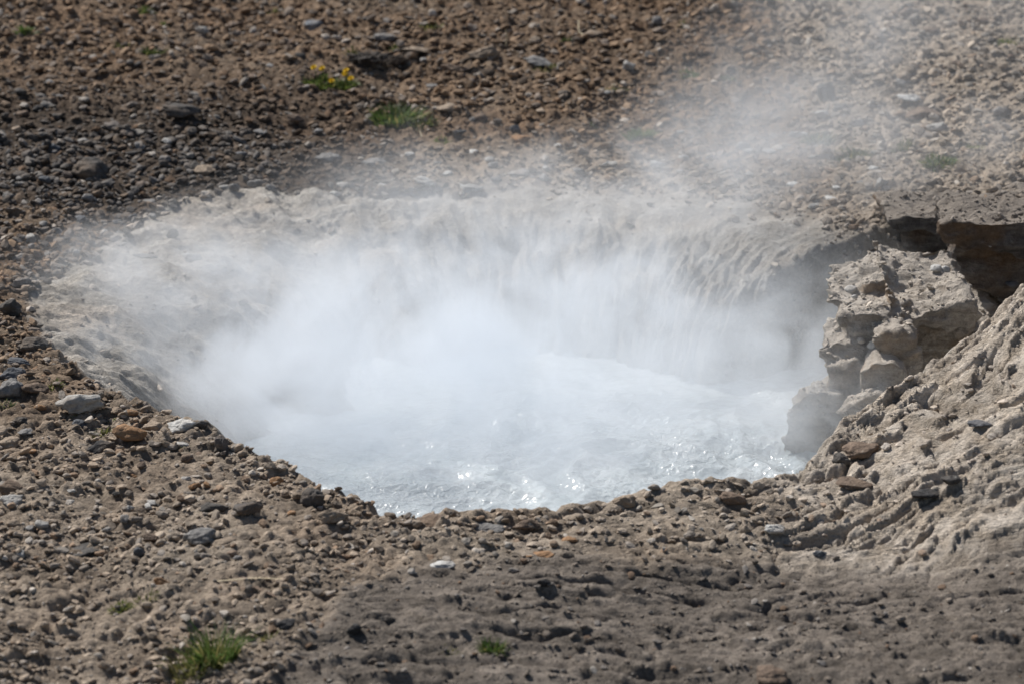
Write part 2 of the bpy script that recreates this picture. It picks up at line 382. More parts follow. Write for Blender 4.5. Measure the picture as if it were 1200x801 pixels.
def samp(G, x, y):
    x = np.asarray(x, float); y = np.asarray(y, float)
    i = np.clip(np.searchsorted(gx, x) - 1, 0, nx - 2); j = np.clip(np.searchsorted(gy, y) - 1, 0, ny - 2)
    fx = np.clip((x - gx[i]) / (gx[i + 1] - gx[i]), 0, 1); fy = np.clip((y - gy[j]) / (gy[j + 1] - gy[j]), 0, 1)
    return (G[j, i] * (1 - fx) + G[j, i + 1] * fx) * (1 - fy) + (G[j + 1, i] * (1 - fx) + G[j + 1, i + 1] * fx) * fy
def hz(x, y): return samp(ZZ, x, y)
def hit(px, py):
    d = ray(px, py); d = d / d[..., 1:2]
    res = np.full(d.shape[:-1], np.nan); yprev = np.full(res.shape, 5.0); done = np.zeros(res.shape, bool)
    for Y in np.arange(5.0, 16.5, .03):
        z = CAMH + d[..., 2] * Y; h = hz(d[..., 0] * Y, np.full(res.shape, Y))
        new = (~done) & (z <= h); res[new] = Y - .015; done |= new
    res = np.where(np.isnan(res), 16., res)
    x, y = d[..., 0] * res, res
    return np.stack([x, y, hz(x, y)], -1)

WATER_Z = -.39
# ------------------------------------------------------------------ water
wx = np.arange(-1.9, 1.95, .009); wy = np.arange(7.3, 10.9, .009)
WX, WY = np.meshgrid(wx, wy)
a = np.abs(n2(WX * 6 + .5 * n2(WX * 3, WY * 3, 91), WY * 7, 92)); b = np.abs(n2(WX * 15, WY * 17 + a, 93)); c = n2(WX * 34, WY * 38, 94)
dd = np.hypot(WX - .25, WY - 8.95)
boil = np.exp(-(dd / .55) ** 2) + .8 * np.exp(-(np.hypot(WX - .85, WY - 8.9) / .3) ** 2)
WZ = WATER_Z + (.016 + .026 * boil) * (.5 - a) + .007 * (.4 - b) + .0035 * c + .005 * boil * n2(WX * 48, WY * 52, 97) + .025 * boil * n2(WX * 4, WY * 4, 95) + .012 * fbm2(WX * 2, WY * 2, 2, 96)
nxw, nyw = len(wx), len(wy); idw = np.arange(nxw * nyw).reshape(nyw, nxw)
inw = np.hypot(WX - CX, WY - CY) < np.interp(np.arctan2(WY - CY, WX - CX), _tt, _rt) - .06
Fw = np.stack([idw[:-1, :-1], idw[:-1, 1:], idw[1:, 1:], idw[1:, :-1]], -1)[inw[:-1, :-1]].reshape(-1, 4)
used = np.unique(Fw); remap = np.zeros(nxw * nyw, np.int64); remap[used] = np.arange(len(used))
water = link('water', mesh_np('water', np.stack([WX, WY, WZ], -1).reshape(-1, 3)[used], remap[Fw], M['water'], True))
tag(water, kind='structure')

# ------------------------------------------------------------------ rock shapes
def ico(sub):
    bm = bmesh.new(); bmesh.ops.create_icosphere(bm, subdivisions=sub, radius=1)
    v = np.array([q.co[:] for q in bm.verts]); f = np.array([[q.index for q in p.verts] for p in bm.faces]); bm.free()
    return v, f
ICO = {k: ico(k) for k in (1, 2, 3, 4, 5)}
def rock(seed, sub, planes=16, noise=.08, sharp=14., aspect=(1, .8, .6), nf=2.2):
    g = np.random.default_rng(seed); v, f = ICO[sub]
    n = g.normal(size=(planes, 3)); n /= np.linalg.norm(n, axis=1)[:, None]; dist = g.uniform(.55, 1.0, planes)
    dp = v @ n.T; rad = np.where(dp > .05, dist / np.maximum(dp, .05), 9)
    rad = np.concatenate([rad, np.full((len(v), 1), 1.15)], 1)
    r = -np.log(np.exp(-sharp * rad).sum(1)) / sharp
    p = v * r[:, None]
    o = 1 if sub < 3 else (3 if sub == 3 else 5)
    r2 = r * (1 + noise * fbm3(v * nf, o, seed % 50))
    if sub >= 4: r2 = r2 * (1 + .35 * noise * (np.abs(n3(v * 7, seed % 31)) - .3))
    p = v * r2[:, None]
    lo, hi = p.min(0), p.max(0); p = (p - (lo + hi) / 2) / (hi - lo)   # unit box
    return p * np.array([1, 1, 1]), f

# ------------------------------------------------------------------ gravel (nobody could count it)
def rotz(V, a):
    c, s = np.cos(a), np.sin(a); return np.stack([V[..., 0] * c - V[..., 1] * s, V[..., 0] * s + V[..., 1] * c, V[..., 2]], -1)
N = 135000
px = rng.uniform(-260, 1460, N); py = rng.uniform(-40, 860, N)
P = hit(px, py)
mk = {k: samp(G, P[:, 0], P[:, 1]) for k, G in MKG.items()}
dist = np.linalg.norm(P - np.array([0, 0, CAMH]), axis=1)
rin = np.hypot(P[:, 0] - CX, P[:, 1] - CY) < np.interp(np.arctan2(P[:, 1] - CY, P[:, 0] - CX), _tt, _rt) - .02
dens = 1 - .93 * np.clip(mk['sinter'], 0, 1) - .9 * np.clip(mk['tufa'], 0, 1) - .62 * mk['shaded_crust']
patch = n2(P[:, 0] * 1.6, P[:, 1] * 1.6, 101)
dens = np.clip(dens, .03, 1) * np.clip(.8 + .8 * patch, .4, 1)
dens = dens * np.where((P[:, 1] < 8.2) & (P[:, 0] > -.25), .55, 1.) * np.where((P[:, 1] < 8.6) & (P[:, 0] < -.1), np.clip(.75 + 1.3 * n2(P[:, 0] * 2.6, P[:, 1] * 2.6, 103), .25, 1), 1)
dens = np.where(rin, .012, dens); dens = np.where((P[:, 0] > 1.18) & (P[:, 1] > 9.75) & (P[:, 2] > -.35), .8, dens)
lg = (P[:, 0] < -.9) & (P[:, 1] > 9.4) & (P[:, 1] < 11.4)
dens = np.where(lg & ~rin, 1., dens)
keep = (rng.uniform(size=N) < dens) & (P[:, 1] < 15.9)
P, dist, mk, lg = P[keep], dist[keep], {k: v[keep] for k, v in mk.items()}, lg[keep]; N = len(P)
spx = 2.6 * (1 - rng.uniform(size=N)) ** (-1 / 2.2); spx = np.clip(spx, 2.5, 11.5) * np.where(lg, 1.3, 1.0) * np.where(P[:, 1] < 8.2, 1.12, 1.) * (1 - .25 * mk['shaded_crust'])
spx = np.minimum(spx, 12)
size = spx * dist / FPX
soilc = np.stack([.235 + .0 * size, .162 + 0 * size, .105 + 0 * size], -1)
def mixc(c, m, k): return c * (1 - m[:, None]) + np.array(k) * m[:, None]
gc = mixc(soilc, mk['pale'] * .9, (.41, .355, .29)); gc = mixc(gc, mk['dark'] * .75, (.085, .07, .058)); gc = mixc(gc, mk['shaded_crust'], (.18, .15, .122)); gc = mixc(gc, np.clip(mk['tufa'] + mk['sinter'], 0, 1), (.42, .36, .30))  # front pebbles also coloured darker for the painted foreground shade
u = rng.uniform(size=N)
grey = np.array([.20, .19, .18]); palec = np.array([.40, .37, .33]); rust = np.array([.20, .12, .07]); blk = np.array([.06, .055, .052])
gc = np.where((u < .24)[:, None], .5 * gc + .5 * grey, gc); gc = np.where(((u > .24) & (u < .31))[:, None], .35 * gc + .65 * palec, gc)
gc = np.where(((u > .31) & (u < .38))[:, None], .4 * gc + .6 * rust, gc); gc = np.where(((u > .38) & (u < .46))[:, None], .4 * gc + .6 * blk, gc)
lgm = lg & (rng.uniform(size=N) < .6); gc = np.where(lgm[:, None], .4 * gc + .6 * np.array([.15, .14, .13]), gc)
gc = gc * rng.uniform(.6, 1.45, (N, 1))
def pebbles(name, P, size, gc, bigm):
    allV, allF, allC, off = [], [], [], 0
    for sub, sel, nv in ((1, ~bigm, 18), (2, bigm, 14)):
        ids = np.where(sel)[0]; var = rng.integers(0, nv, len(ids))
        for k in range(nv):
            I = ids[var == k]
            if not len(I): continue
            V, Fk = rock(500 + 40 * sub + k, sub, 12, .16, 18.)
            S = np.stack([size[I] * rng.uniform(.8, 1.35, len(I)), size[I] * rng.uniform(.7, 1.1, len(I)), size[I] * rng.uniform(.4, .8, len(I))], -1)
            W = V[None] * S[:, None]
            W = rotz(W, rng.uniform(0, 6.28, (len(I), 1)))
            tl = rng.normal(0, .25, (len(I), 2))
            W[..., 2] += W[..., 0] * tl[:, :1] + W[..., 1] * tl[:, 1:]
            W = W + P[I][:, None]; W[..., 2] += (S[:, 2] * .22)[:, None]
            allV.append(W.reshape(-1, 3)); nvv = len(V)
            allF.append((Fk[None] + (np.arange(len(I)) * nvv)[:, None, None] + off).reshape(-1, 3))
            cc = np.concatenate([gc[I], np.ones((len(I), 1))], 1); allC.append(np.repeat(cc, nvv, 0)); off += len(I) * nvv
    return link(name, mesh_np(name, np.concatenate(allV), np.concatenate(allF), M['gravel'], False, None, dict(tint=np.concatenate(allC))))
gravel = pebbles('gravel', P, size, gc, spx > 6.5)
tag(gravel, 'loose gravel and crumbly soil clods scattered over the ground around the pool', 'gravel', kind='stuff')

# ------------------------------------------------------------------ stones one can count
TONE = dict(grey=(.23, .22, .21), dark=(.095, .087, .08), pale=(.40, .385, .36), white=(.60, .59, .56), tan=(.33, .26, .195), brown=(.19, .14, .105),
            rust=(.31, .18, .095), blue=(.21, .225, .245), black=(.05, .048, .048), slate=(.13, .135, .145))
def stone(px, py, w, h, tone, label, name='stone', cat='stone', group=None, me=None, seed=None, jit=.0, rot=None):
    """px, py: where its foot middle stands; w, h: breadth and height seen."""
    p = hit(np.array([px]), np.array([py + h * .30]))[0]
    d = np.linalg.norm(p - np.array([0, 0, CAMH])); s = d / FPX
    if me is None:
        sub = 4 if w > 15 else 3
        V, Fk = rock(seed if seed is not None else int(px * 7 + py * 13), sub, 15, .2, 26.)
        me = mesh_np(name, V, Fk, M['stone'], True)
    o = link(name, me); W = w * s; H = h * s
    dep = W * random.uniform(.6, .85)
    hh = max(H * .95 - dep * .18, H * .55)
    o.scale = (W, dep, hh * 1.25)
    o.rotation_euler = (random.uniform(-.12, .12), random.uniform(-.15, .15), random.uniform(-.3, .3) if rot is None else rot)
    o.location = (p[0], p[1], p[2] + hh * .30)
    c = TONE[tone]; k = random.uniform(.9, 1.12)
    o.color = (c[0] * k, c[1] * k, c[2] * k, 1)
    return tag(o, label, cat, group)

HERO = [
 (367,27,22,15,'blue','bluish grey rounded stone alone near the top of the brown slope, behind the yellow flowers'),
 (237,38,17,12,'pale','pale grey stone high on the brown slope, beside the dark green weed'),
 (567,64,38,19,'tan','broad tan boulder with a shaded face, right of the dark earth hummock'),
 (633,68,42,14,'grey','long flat grey slab high on the brown slope, right of the tan boulder'),
 (452,44,30,13,'grey','wedge shaped grey brown stone just behind the dark earth hummock'),
 (534,79,36,14,'brown','low brown slab between the dark earth hummock and the tan boulder'),
 (486,58,38,9,'tan','thin tan slab lying behind the dark earth hummock'),
 (105,196,46,32,'dark','largest dark grey boulder on the far left slope, standing in dark soil'),
 (213,131,46,20,'dark','long dark lump of rock on the slope above the dark grey boulder'),
 (345,136,20,13,'brown','roundish brown stone left of the large grass tuft, below the yellow flowers'),
 (240,194,30,14,'tan','flat tan stone right of the dark grey boulder, above the pale sinter apron'),
 (52,211,15,10,'slate','small slate grey stone left of the dark grey boulder'),
 (527,124,32,13,'tan','tan flat topped stone right of the large grass tuft'),
 (612,164,27,13,'rust','orange brown stone at the edge of the drifting steam behind the pool'),
 (604,153,14,11,'slate','small slate stone touching the orange brown stone'),
 (507,99,18,8,'grey','small grey oval stone right of the yellow flowers'),
 (539,158,17,11,'slate','rounded slate stone right of the tiny green sprout'),
 (301,214,22,13,'grey','grey round stone at the top edge of the pale sinter apron'),
 (318,221,16,11,'grey','smaller grey stone just right of the round stone topping the sinter apron'),
 (385,184,32,17,'grey','largest grey stone on the gravel above the sinter apron'),
 (438,190,30,12,'grey','grey stone with a sharp edge below the large grass tuft'),
 (968,109,22,32,'dark','dark upright stone standing in the thin plume of steam'),
 (985,126,20,12,'dark','dark stone lying at the foot of the upright stone'),
 (1066,110,30,12,'white','bright white flat stone on the right slope, right of the upright stone'),
 (963,131,18,10,'white','white stone in front of the upright stone'),
 (1003,146,20,13,'pale','pale blocky stone seen through steam, in front of the two dark stones'),
 (935,156,24,9,'white','flat white stone in the steam, left of the hazy grass'),
 (1082,131,44,20,'brown','broad brown rock behind the hazy grass on the right slope'),
 (1175,131,24,13,'grey','grey rock near the right edge of the slope'),
 (1098,148,26,12,'pale','pale crumbly stone in front of the broad brown rock'),
 (737,75,17,13,'pale','pale lichen covered stone on the brown slope right of the dry stalks'),
 (711,107,10,6,'pale','little pale brick shaped stone on the brown slope'),
 (694,37,30,13,'tan','tan stone near the top edge behind the dry stalks'),
 (306,155,18,8,'grey','flat grey stone below the dark lump of rock'),
 (498,210,26,13,'pale','pale stone at the far rim just entering the steam'),
 (552,222,30,14,'pale','pale broad stone at the far rim, half lost in steam'),
 (610,203,30,11,'pale','pale flat stone on the gravel behind the far rim'),
 (1033,214,18,17,'pale','pale upright stone on the gravel above the overhanging ledge'),
 (201,276,17,13,'dark','dark wedge of rock lying on the pale sinter apron'),
 (226,297,25,14,'pale','pale lump on the sinter apron at the edge of the steam'),
 (170,300,30,6,'grey','thin dark shard lying across the sinter apron'),
 (27,329,22,15,'grey','grey stone at the far left, outside the corner of the sinter apron'),
 (13,361,26,26,'dark','dark knobbly boulder at the far left edge above the rim'),
 (39,405,40,23,'dark','dark grey flat topped boulder on the left rim'),
 (22,421,28,14,'slate','slate stone just below the flat topped boulder on the left rim'),
 (15,434,32,18,'slate','slate grey rough stone, lowest of the three stacked on the left rim'),
 (12,454,34,28,'grey','big grey brown stone cut by the left edge of the picture'),
 (43,456,32,17,'brown','brown rounded stone next to the big grey brown stone on the left'),
 (93,472,56,29,'pale','largest pale grey boulder on the left rim of the pool'),
 (152,508,42,24,'rust','rust brown crumbly rock in front of the left rim'),
 (213,495,38,20,'white','white crusted rock on the left rim, brightest of the stones there'),
 (181,496,30,16,'tan','tan grey rock between the rust brown rock and the white crusted rock'),
 (236,494,18,13,'dark','small dark rock touching the white crusted rock'),
 (260,521,16,22,'slate','small upright grey rock on the rim below the white crusted rock'),
 (8,513,30,16,'tan','tan boulder half outside the left edge'),
 (211,517,22,9,'pale','thin pale stone in front of the white crusted rock'),
 (24,491,18,10,'dark','smooth dark pebble above the tan boulder at the left edge'),
 (29,502,19,9,'grey','smooth grey pebble beside the tan boulder at the left edge'),
 (95,494,22,13,'slate','grey stone in front of the largest pale grey boulder'),
 (119,524,34,19,'black','blackish clod of rock below the rust brown rock'),
 (14,566,34,18,'brown','flat brown stone at the left edge, behind the pale block'),
 (12,584,28,19,'pale','pale block with a brown end at the left edge'),
 (234,626,42,25,'grey','grey stone casting a dark shadow in the left foreground'),
 (252,592,38,17,'dark','dark flat rock in front of the left rim'),
 (289,594,38,19,'dark','dark rounded rock right beside the dark flat rock'),
 (366,580,28,25,'dark','dark grey angular boulder near the rim, behind the tilted tan slab'),
 (391,607,38,20,'tan','tilted tan slab on the front rim'),
 (181,626,28,13,'brown','dark brown clod left of the grey stone in the left foreground'),
 (163,648,13,15,'slate','small slate pebble in the left foreground'),
 (190,681,21,15,'rust','reddish brown clump in the left foreground'),
 (262,635,34,10,'tan','tan flake right of the grey stone in the left foreground'),
 (100,640,50,9,'dark','thin dark edged slab in the left foreground'),
 (733,584,32,18,'tan','rounded tan boulder on the front rim, seen against the water'),
 (712,579,18,9,'dark','small dark stone left of the rounded tan boulder'),
 (712,601,12,8,'black','black pebble in front of the rounded tan boulder'),
 (680,587,13,6,'black','tiny black pebble on the front rim against the water'),
 (859,587,32,17,'brown','brown boulder on the front rim near the right flank'),
 (520,657,32,11,'white','white flat slab in the middle of the foreground'),
 (508,607,50,15,'brown','long brown slab capping the front rim'),
 (574,616,40,17,'grey','grey stone bedded in the front rim beside the long brown slab'),
 (617,614,34,14,'brown','brown stone bedded in the front rim right of the grey bedded stone'),
 (908,615,24,13,'white','whitish stone in the crust below the right flank'),
 (961,650,17,10,'slate','dark bluish pebble in the foreground crust'),
 (905,788,38,21,'brown','blurred brown stone at the bottom of the foreground'),
 (415,738,19,14,'black','blurred black stone in the foreground crust'),
 (638,686,16,11,'black','black pebble in the middle of the foreground crust'),
 (633,647,34,10,'rust','flat orange tan stone in the middle of the foreground'),
 (667,631,20,7,'rust','thin orange shard on the front rim'),
 (1008,527,44,22,'brown','brown crumbly rock set in a hollow of the right flank'),
 (985,535,24,18,'dark','dark rock left of the crumbly one in the flank hollow'),
 (1000,567,44,12,'brown','brown slab jutting from the right flank below its hollow'),
 (1085,580,36,14,'black','dark stone in the crack across the right flank'),
 (1115,566,26,12,'dark','grey black stone at the right end of the crack across the flank'),
 (1150,500,34,11,'slate','slate slab near the right edge of the flank'),
 (335,733,24,13,'black','black shaded stone beside the foreground grass'),
 (455,727,22,12,'dark','dark blurred clod in the foreground left of the small green sprout'),
]
for q in HERO:
    big = q[2] > 31
    stone(*q, name='boulder' if big else 'stone', cat='boulder' if big else 'stone')

# smaller stones: 14 shapes copied about, in four stretches of ground
SHAPES = [mesh_np('stone', *rock(900 + k, 3, 14, .2, 26.), M['stone'], True) for k in range(14)]
ZONES = [ # pixel box, tones, how many, label, group
 ((10, 5, 1190, 165), ['brown', 'tan', 'grey', 'brown', 'dark'], 70, 'small earth stained stone embedded in the brown slope behind the pool', 'small stones embedded in the brown slope'),
 ((5, 165, 330, 330), ['slate', 'grey', 'dark', 'grey', 'pale'], 44, 'small grey stone in the dark gravel left of the sinter apron', 'small stones in the dark gravel'),
 ((390, 165, 1030, 245), ['pale', 'white', 'pale', 'grey'], 38, 'small pale stone in the gravel behind the far rim of the pool', 'small stones behind the far rim'),
 ((5, 440, 420, 660), ['grey', 'tan', 'brown', 'pale', 'rust', 'dark'], 44, 'small weathered stone on the gravel in front of the left rim', 'small stones in front of the left rim')]
for (x0, y0, x1, y1), tones, n, lab, grp in ZONES:
    k = 0
    while k < n:
        x, y = random.uniform(x0, x1), random.uniform(y0, y1)
        p = hit(np.array([x]), np.array([y]))[0]
        if samp(MKG['sinter'], p[0], p[1]) > .3 or samp(MKG['tufa'], p[0], p[1]) > .5 or p[2] < -.06: continue
        if any(abs(x - q[0]) < q[2] * .6 + 8 and abs(y - q[1]) < q[3] * .7 + 6 for q in HERO): continue
        w = random.uniform(11, 19)
        stone(x, y, w, w * random.uniform(.42, .7), random.choice(tones), lab, group=grp, me=SHAPES[k % 14], rot=random.uniform(0, 6.28)); k += 1

# ------------------------------------------------------------------ ledges and outcrop on the right wall
def prism(outline, Y, ext, taper=.9, rise=0.):
    q = np.array([at(np.array([a]), np.array([b]), Y)[0] for a, b in outline]); c = q.mean(0)
    back = c + (q - c) * taper + np.array(ext)
    return q, back
def bulk(name, parts, mat, voxel=.011, amp=1., seed=0):
    bm = bmesh.new()
    for outline, Y, ext, taper in parts:
        q, b = prism(outline, Y, ext, taper)
        vf = [bm.verts.new(p) for p in q]; vb = [bm.verts.new(p) for p in b]; n = len(q)
        bm.faces.new(vf); bm.faces.new(vb[::-1])
        for i in range(n):
            bm.faces.new((vf[(i + 1) % n], vf[i], vb[i], vb[(i + 1) % n]))
    bmesh.ops.triangulate(bm, faces=bm.faces); bmesh.ops.recalc_face_normals(bm, faces=bm.faces)
    me = bpy.data.meshes.new('raw'); bm.to_mesh(me); bm.free()
    o = bpy.data.objects.new('raw', me); COL.objects.link(o)
    md = o.modifiers.new('r', 'REMESH'); md.mode = 'VOXEL'; md.voxel_size = voxel
    dg = bpy.context.evaluated_depsgraph_get(); ev = o.evaluated_get(dg); m2 = bpy.data.meshes.new_from_object(ev)
    bpy.data.objects.remove(o)
    nv = len(m2.vertices); V = np.zeros(nv * 3, np.float32); m2.vertices.foreach_get('co', V); V = V.reshape(-1, 3).astype(float)
    Nn = np.zeros(nv * 3, np.float32); m2.vertices.foreach_get('normal', Nn); Nn = Nn.reshape(-1, 3)
    p = V + .03 * np.stack([n3(V * 4, 1), n3(V * 4, 2), n3(V * 4, 3)], -1)
    st = n3(p * np.array([3, 3, 26]), 4 + seed); big = n3(p * 5.5, 5 + seed); mid = np.abs(n3(p * 15, 6 + seed)); fin = np.abs(n3(p * 34, 7 + seed)) + .6 * np.abs(n3(p * 75, 8 + seed)) - .18
    up = np.clip(Nn[:, 2], 0, 1)
    bq = p[:, 2] * 20 + 1.1 * n3(p * 4, 11 + seed) + .3 * n3(p * 14, 12 + seed); bed = ((bq - np.floor(bq)) ** 1.5 - .4) * (1 - up) * np.clip(.5 + n3(p * np.array([5, 5, 12]), 13 + seed), 0, 1)
    d = amp * (.034 * big + .03 * bed + .022 * st * (1 - up) + .034 * (mid - .3) + .022 * (fin - .3) + .012 * ((1 - np.abs(n3(p * np.array([9, 9, 22]), 9 + seed))) ** 4 - .3))
    V = V + Nn * d[:, None]
    ed = np.zeros(len(m2.edges) * 2, np.int32); m2.edges.foreach_get('vertices', ed); ed = ed.reshape(-1, 2)
    cnt = np.bincount(ed.ravel(), minlength=nv)[:, None]
    for _ in range(2):
        acc = np.stack([np.bincount(ed[:, 0], V[ed[:, 1], c], nv) + np.bincount(ed[:, 1], V[ed[:, 0], c], nv) for c in range(3)], -1) / np.maximum(cnt, 1)
        V = .6 * V + .4 * acc
    m2.vertices.foreach_set('co', V.astype(np.float32).ravel()); m2.polygons.foreach_set('use_smooth', np.ones(len(m2.polygons), bool)); m2.update()
    m2.materials.clear(); m2.materials.append(mat); m2.name = name
    return link(name, m2)

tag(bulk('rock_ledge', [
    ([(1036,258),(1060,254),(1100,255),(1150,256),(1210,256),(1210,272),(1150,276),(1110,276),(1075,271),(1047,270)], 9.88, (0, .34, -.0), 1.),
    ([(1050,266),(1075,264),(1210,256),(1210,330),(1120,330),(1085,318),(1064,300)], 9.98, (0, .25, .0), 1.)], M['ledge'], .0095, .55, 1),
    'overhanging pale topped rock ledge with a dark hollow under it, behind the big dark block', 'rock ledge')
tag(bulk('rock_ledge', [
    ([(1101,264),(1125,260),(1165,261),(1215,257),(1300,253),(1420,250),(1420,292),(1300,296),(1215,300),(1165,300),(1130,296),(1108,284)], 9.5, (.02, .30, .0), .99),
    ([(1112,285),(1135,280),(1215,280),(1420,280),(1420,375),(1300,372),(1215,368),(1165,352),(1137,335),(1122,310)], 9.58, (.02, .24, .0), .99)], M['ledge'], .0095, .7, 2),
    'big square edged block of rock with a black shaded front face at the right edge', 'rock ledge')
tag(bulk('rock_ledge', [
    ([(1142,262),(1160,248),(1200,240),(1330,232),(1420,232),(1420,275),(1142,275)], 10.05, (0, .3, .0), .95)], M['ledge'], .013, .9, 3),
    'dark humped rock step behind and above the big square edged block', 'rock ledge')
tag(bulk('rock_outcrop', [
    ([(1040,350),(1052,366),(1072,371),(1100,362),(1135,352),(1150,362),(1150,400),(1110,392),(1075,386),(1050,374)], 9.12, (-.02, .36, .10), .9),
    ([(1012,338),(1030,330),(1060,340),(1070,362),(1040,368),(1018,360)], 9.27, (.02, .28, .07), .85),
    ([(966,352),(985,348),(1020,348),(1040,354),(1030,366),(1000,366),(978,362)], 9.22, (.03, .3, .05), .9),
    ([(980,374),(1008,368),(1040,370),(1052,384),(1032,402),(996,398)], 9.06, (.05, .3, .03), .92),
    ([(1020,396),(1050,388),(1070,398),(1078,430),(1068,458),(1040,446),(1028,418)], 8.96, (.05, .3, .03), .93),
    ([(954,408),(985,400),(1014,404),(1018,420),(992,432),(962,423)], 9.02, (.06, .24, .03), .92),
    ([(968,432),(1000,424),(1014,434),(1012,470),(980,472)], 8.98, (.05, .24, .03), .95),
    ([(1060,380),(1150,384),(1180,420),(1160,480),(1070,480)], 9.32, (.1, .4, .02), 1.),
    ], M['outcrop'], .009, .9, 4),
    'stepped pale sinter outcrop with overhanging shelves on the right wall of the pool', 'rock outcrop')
tag(bulk('boulder', [
    ([(1008,436),(1022,427),(1045,423),(1062,432),(1066,455),(1050,466),(1020,464),(1010,452)], 8.88, (.02, .16, .02), .85)], M['outcrop'], .009, .45, 5),
    'angular grey boulder wedged at the foot of the stepped outcrop', 'boulder')
tag(bulk('sinter_mound', [
    ([(920,478),(942,460),(978,456),(998,468),(1004,500),(996,535),(912,535)], 8.93, (.05, .14, .02), .9),
    ([(988,476),(1010,468),(1040,466),(1050,484),(1020,525),(988,525)], 8.82, (.05, .15, .02), .9)], M['outcrop'], .010, 1.1, 6),
    'pale draped sinter mound at the waterline below the outcrop, washed with steam', 'sinter mound')
for a in [(1097,316,14,8,'white','white rounded stone lying on the outcrop under the dark block'),(1108,317,12,8,'white','smaller white stone right beside the rounded one under the dark block'),
          (997,341,16,9,'white','white rounded stone on the left shelf of the outcrop'),(1001,350,9,7,'white','white pebble below the rounded stone on the left shelf'),
          (1186,335,18,8,'slate','slate stone on top of the right flank below the dark block')]:
    pxx, pyy, w, h, tone, lab = a
    Yd = 9.3 if pxx < 1050 else (9.42 if pxx < 1150 else 8.25)
    bpy.context.view_layer.update()
    d = Vector(ray(np.array([pxx]), np.array([pyy]))[0]); ok, loc, nrm, _, _, _ = scene.ray_cast(bpy.context.evaluated_depsgraph_get(), Vector((0, 0, CAMH)), d.normalized())
    V, Fk = rock(int(pxx), 3, 14, .08, 9.); o = link('stone', mesh_np('stone', V, Fk, M['stone'])); s = (loc - Vector((0, 0, CAMH))).length / FPX
    o.scale = (w * s, w * s * .8, h * s); o.location = loc + Vector((0, 0, h * s * .2)); o.color = (*TONE[tone], 1); tag(o, lab, 'stone')

bpy.context.view_layer.update(); dg = bpy.context.evaluated_depsgraph_get(); Q, QC = [], []
for _ in range(2600):
    x, y = random.uniform(.9, 2.1), random.uniform(8.75, 10.4)
    ok, loc, nrm, _, ob, _ = scene.ray_cast(dg, Vector((x, y, 1.5)), Vector((0, 0, -1)))
    if ok and ob.name.split('.')[0] in ('rock_ledge', 'rock_outcrop', 'sinter_mound') and nrm.z > .6:
        Q.append(loc); QC.append((.50, .44, .37) if 'ledge' not in ob.name else (.33, .285, .24))
Q = np.array(Q); QC = np.array(QC) * rng.uniform(.5, 1.2, (len(Q), 1)); qs = np.clip(.007 * (1 - rng.uniform(size=len(Q))) ** (-1 / 2.6), .006, .03)
tag(pebbles('grit', Q, qs, QC, qs > .015), 'crumbled grit lying on the rock shelves of the right wall', 'grit', kind='stuff')

# ------------------------------------------------------------------ plants
def blades(n, rad, height, seed, wid=.004, lean=.5, flat=.75, dead=.15):
    g = np.random.default_rng(seed); V, F, A = [], [], []
    for _ in range(n):
        a = g.uniform(0, 6.28); r = rad * math.sqrt(g.uniform()) ; b = np.array([r * math.cos(a), r * math.sin(a) * flat, -.01])
        h = height * g.uniform(.45, 1.) * (1 - .35 * r / rad); la = a + g.normal(0, .7); ln = lean * h * g.uniform(.2, 1.2) * (.4 + r / rad)
        dr = np.array([math.cos(la), math.sin(la), 0]); sd = np.array([-dr[1], dr[0], 0]); tw = g.uniform(0, 3.14)
        sd = sd * math.cos(tw) + dr * math.sin(tw); w = wid * g.uniform(.6, 1.3); o = len(V); dd = 1. if g.uniform() < dead else g.uniform(0, .25)
        for k, t in enumerate((0, .35, .7)):
            c = b + dr * ln * t ** 1.8 + np.array([0, 0, h * t]); ww = w * (1, .85, .5)[k]
            V += [c - sd * ww, c + sd * ww]; A += [dd, dd]
        tip = b + dr * ln + np.array([0, 0, h * (1 - .12 * lean)]); V.append(tip); V.append(tip + sd * 1e-4); A += [dd, dd]
        for k in range(3): F.append([o + 2 * k, o + 2 * k + 1, o + 2 * k + 3, o + 2 * k + 2])
    return np.array(V), np.array(F), np.array(A)
GREEN = dict(fresh=(.075, .145, .032), dark=(.035, .065, .02), olive=(.11, .125, .04), bright=(.13, .175, .035), grey=(.09, .12, .07))
def tuft(px, py, w, h, tone, label, n=120, name='grass_tuft', cat='grass tuft', dead=.15, flat=.7, wid=.9):
    p = hit(np.array([px]), np.array([py + h * .25]))[0]; s = np.linalg.norm(p - np.array([0, 0, CAMH])) / FPX
    V, F, A = blades(int(n * 1.6), w * s * .40, h * s * (1.2 if w < 32 and py < 200 else 1.0), int(px * 3 + py), 1.25 * wid * s, .9, flat, dead)
    V[:, 2] += hz(p[0] + V[:, 0], p[1] + V[:, 1]) - p[2]
    o = link(name, mesh_np(name, V, F, M['grass'], True, dict(blade=A))); o.location = p; o.color = (*GREEN[tone], 1)
    return tag(o, label, cat)
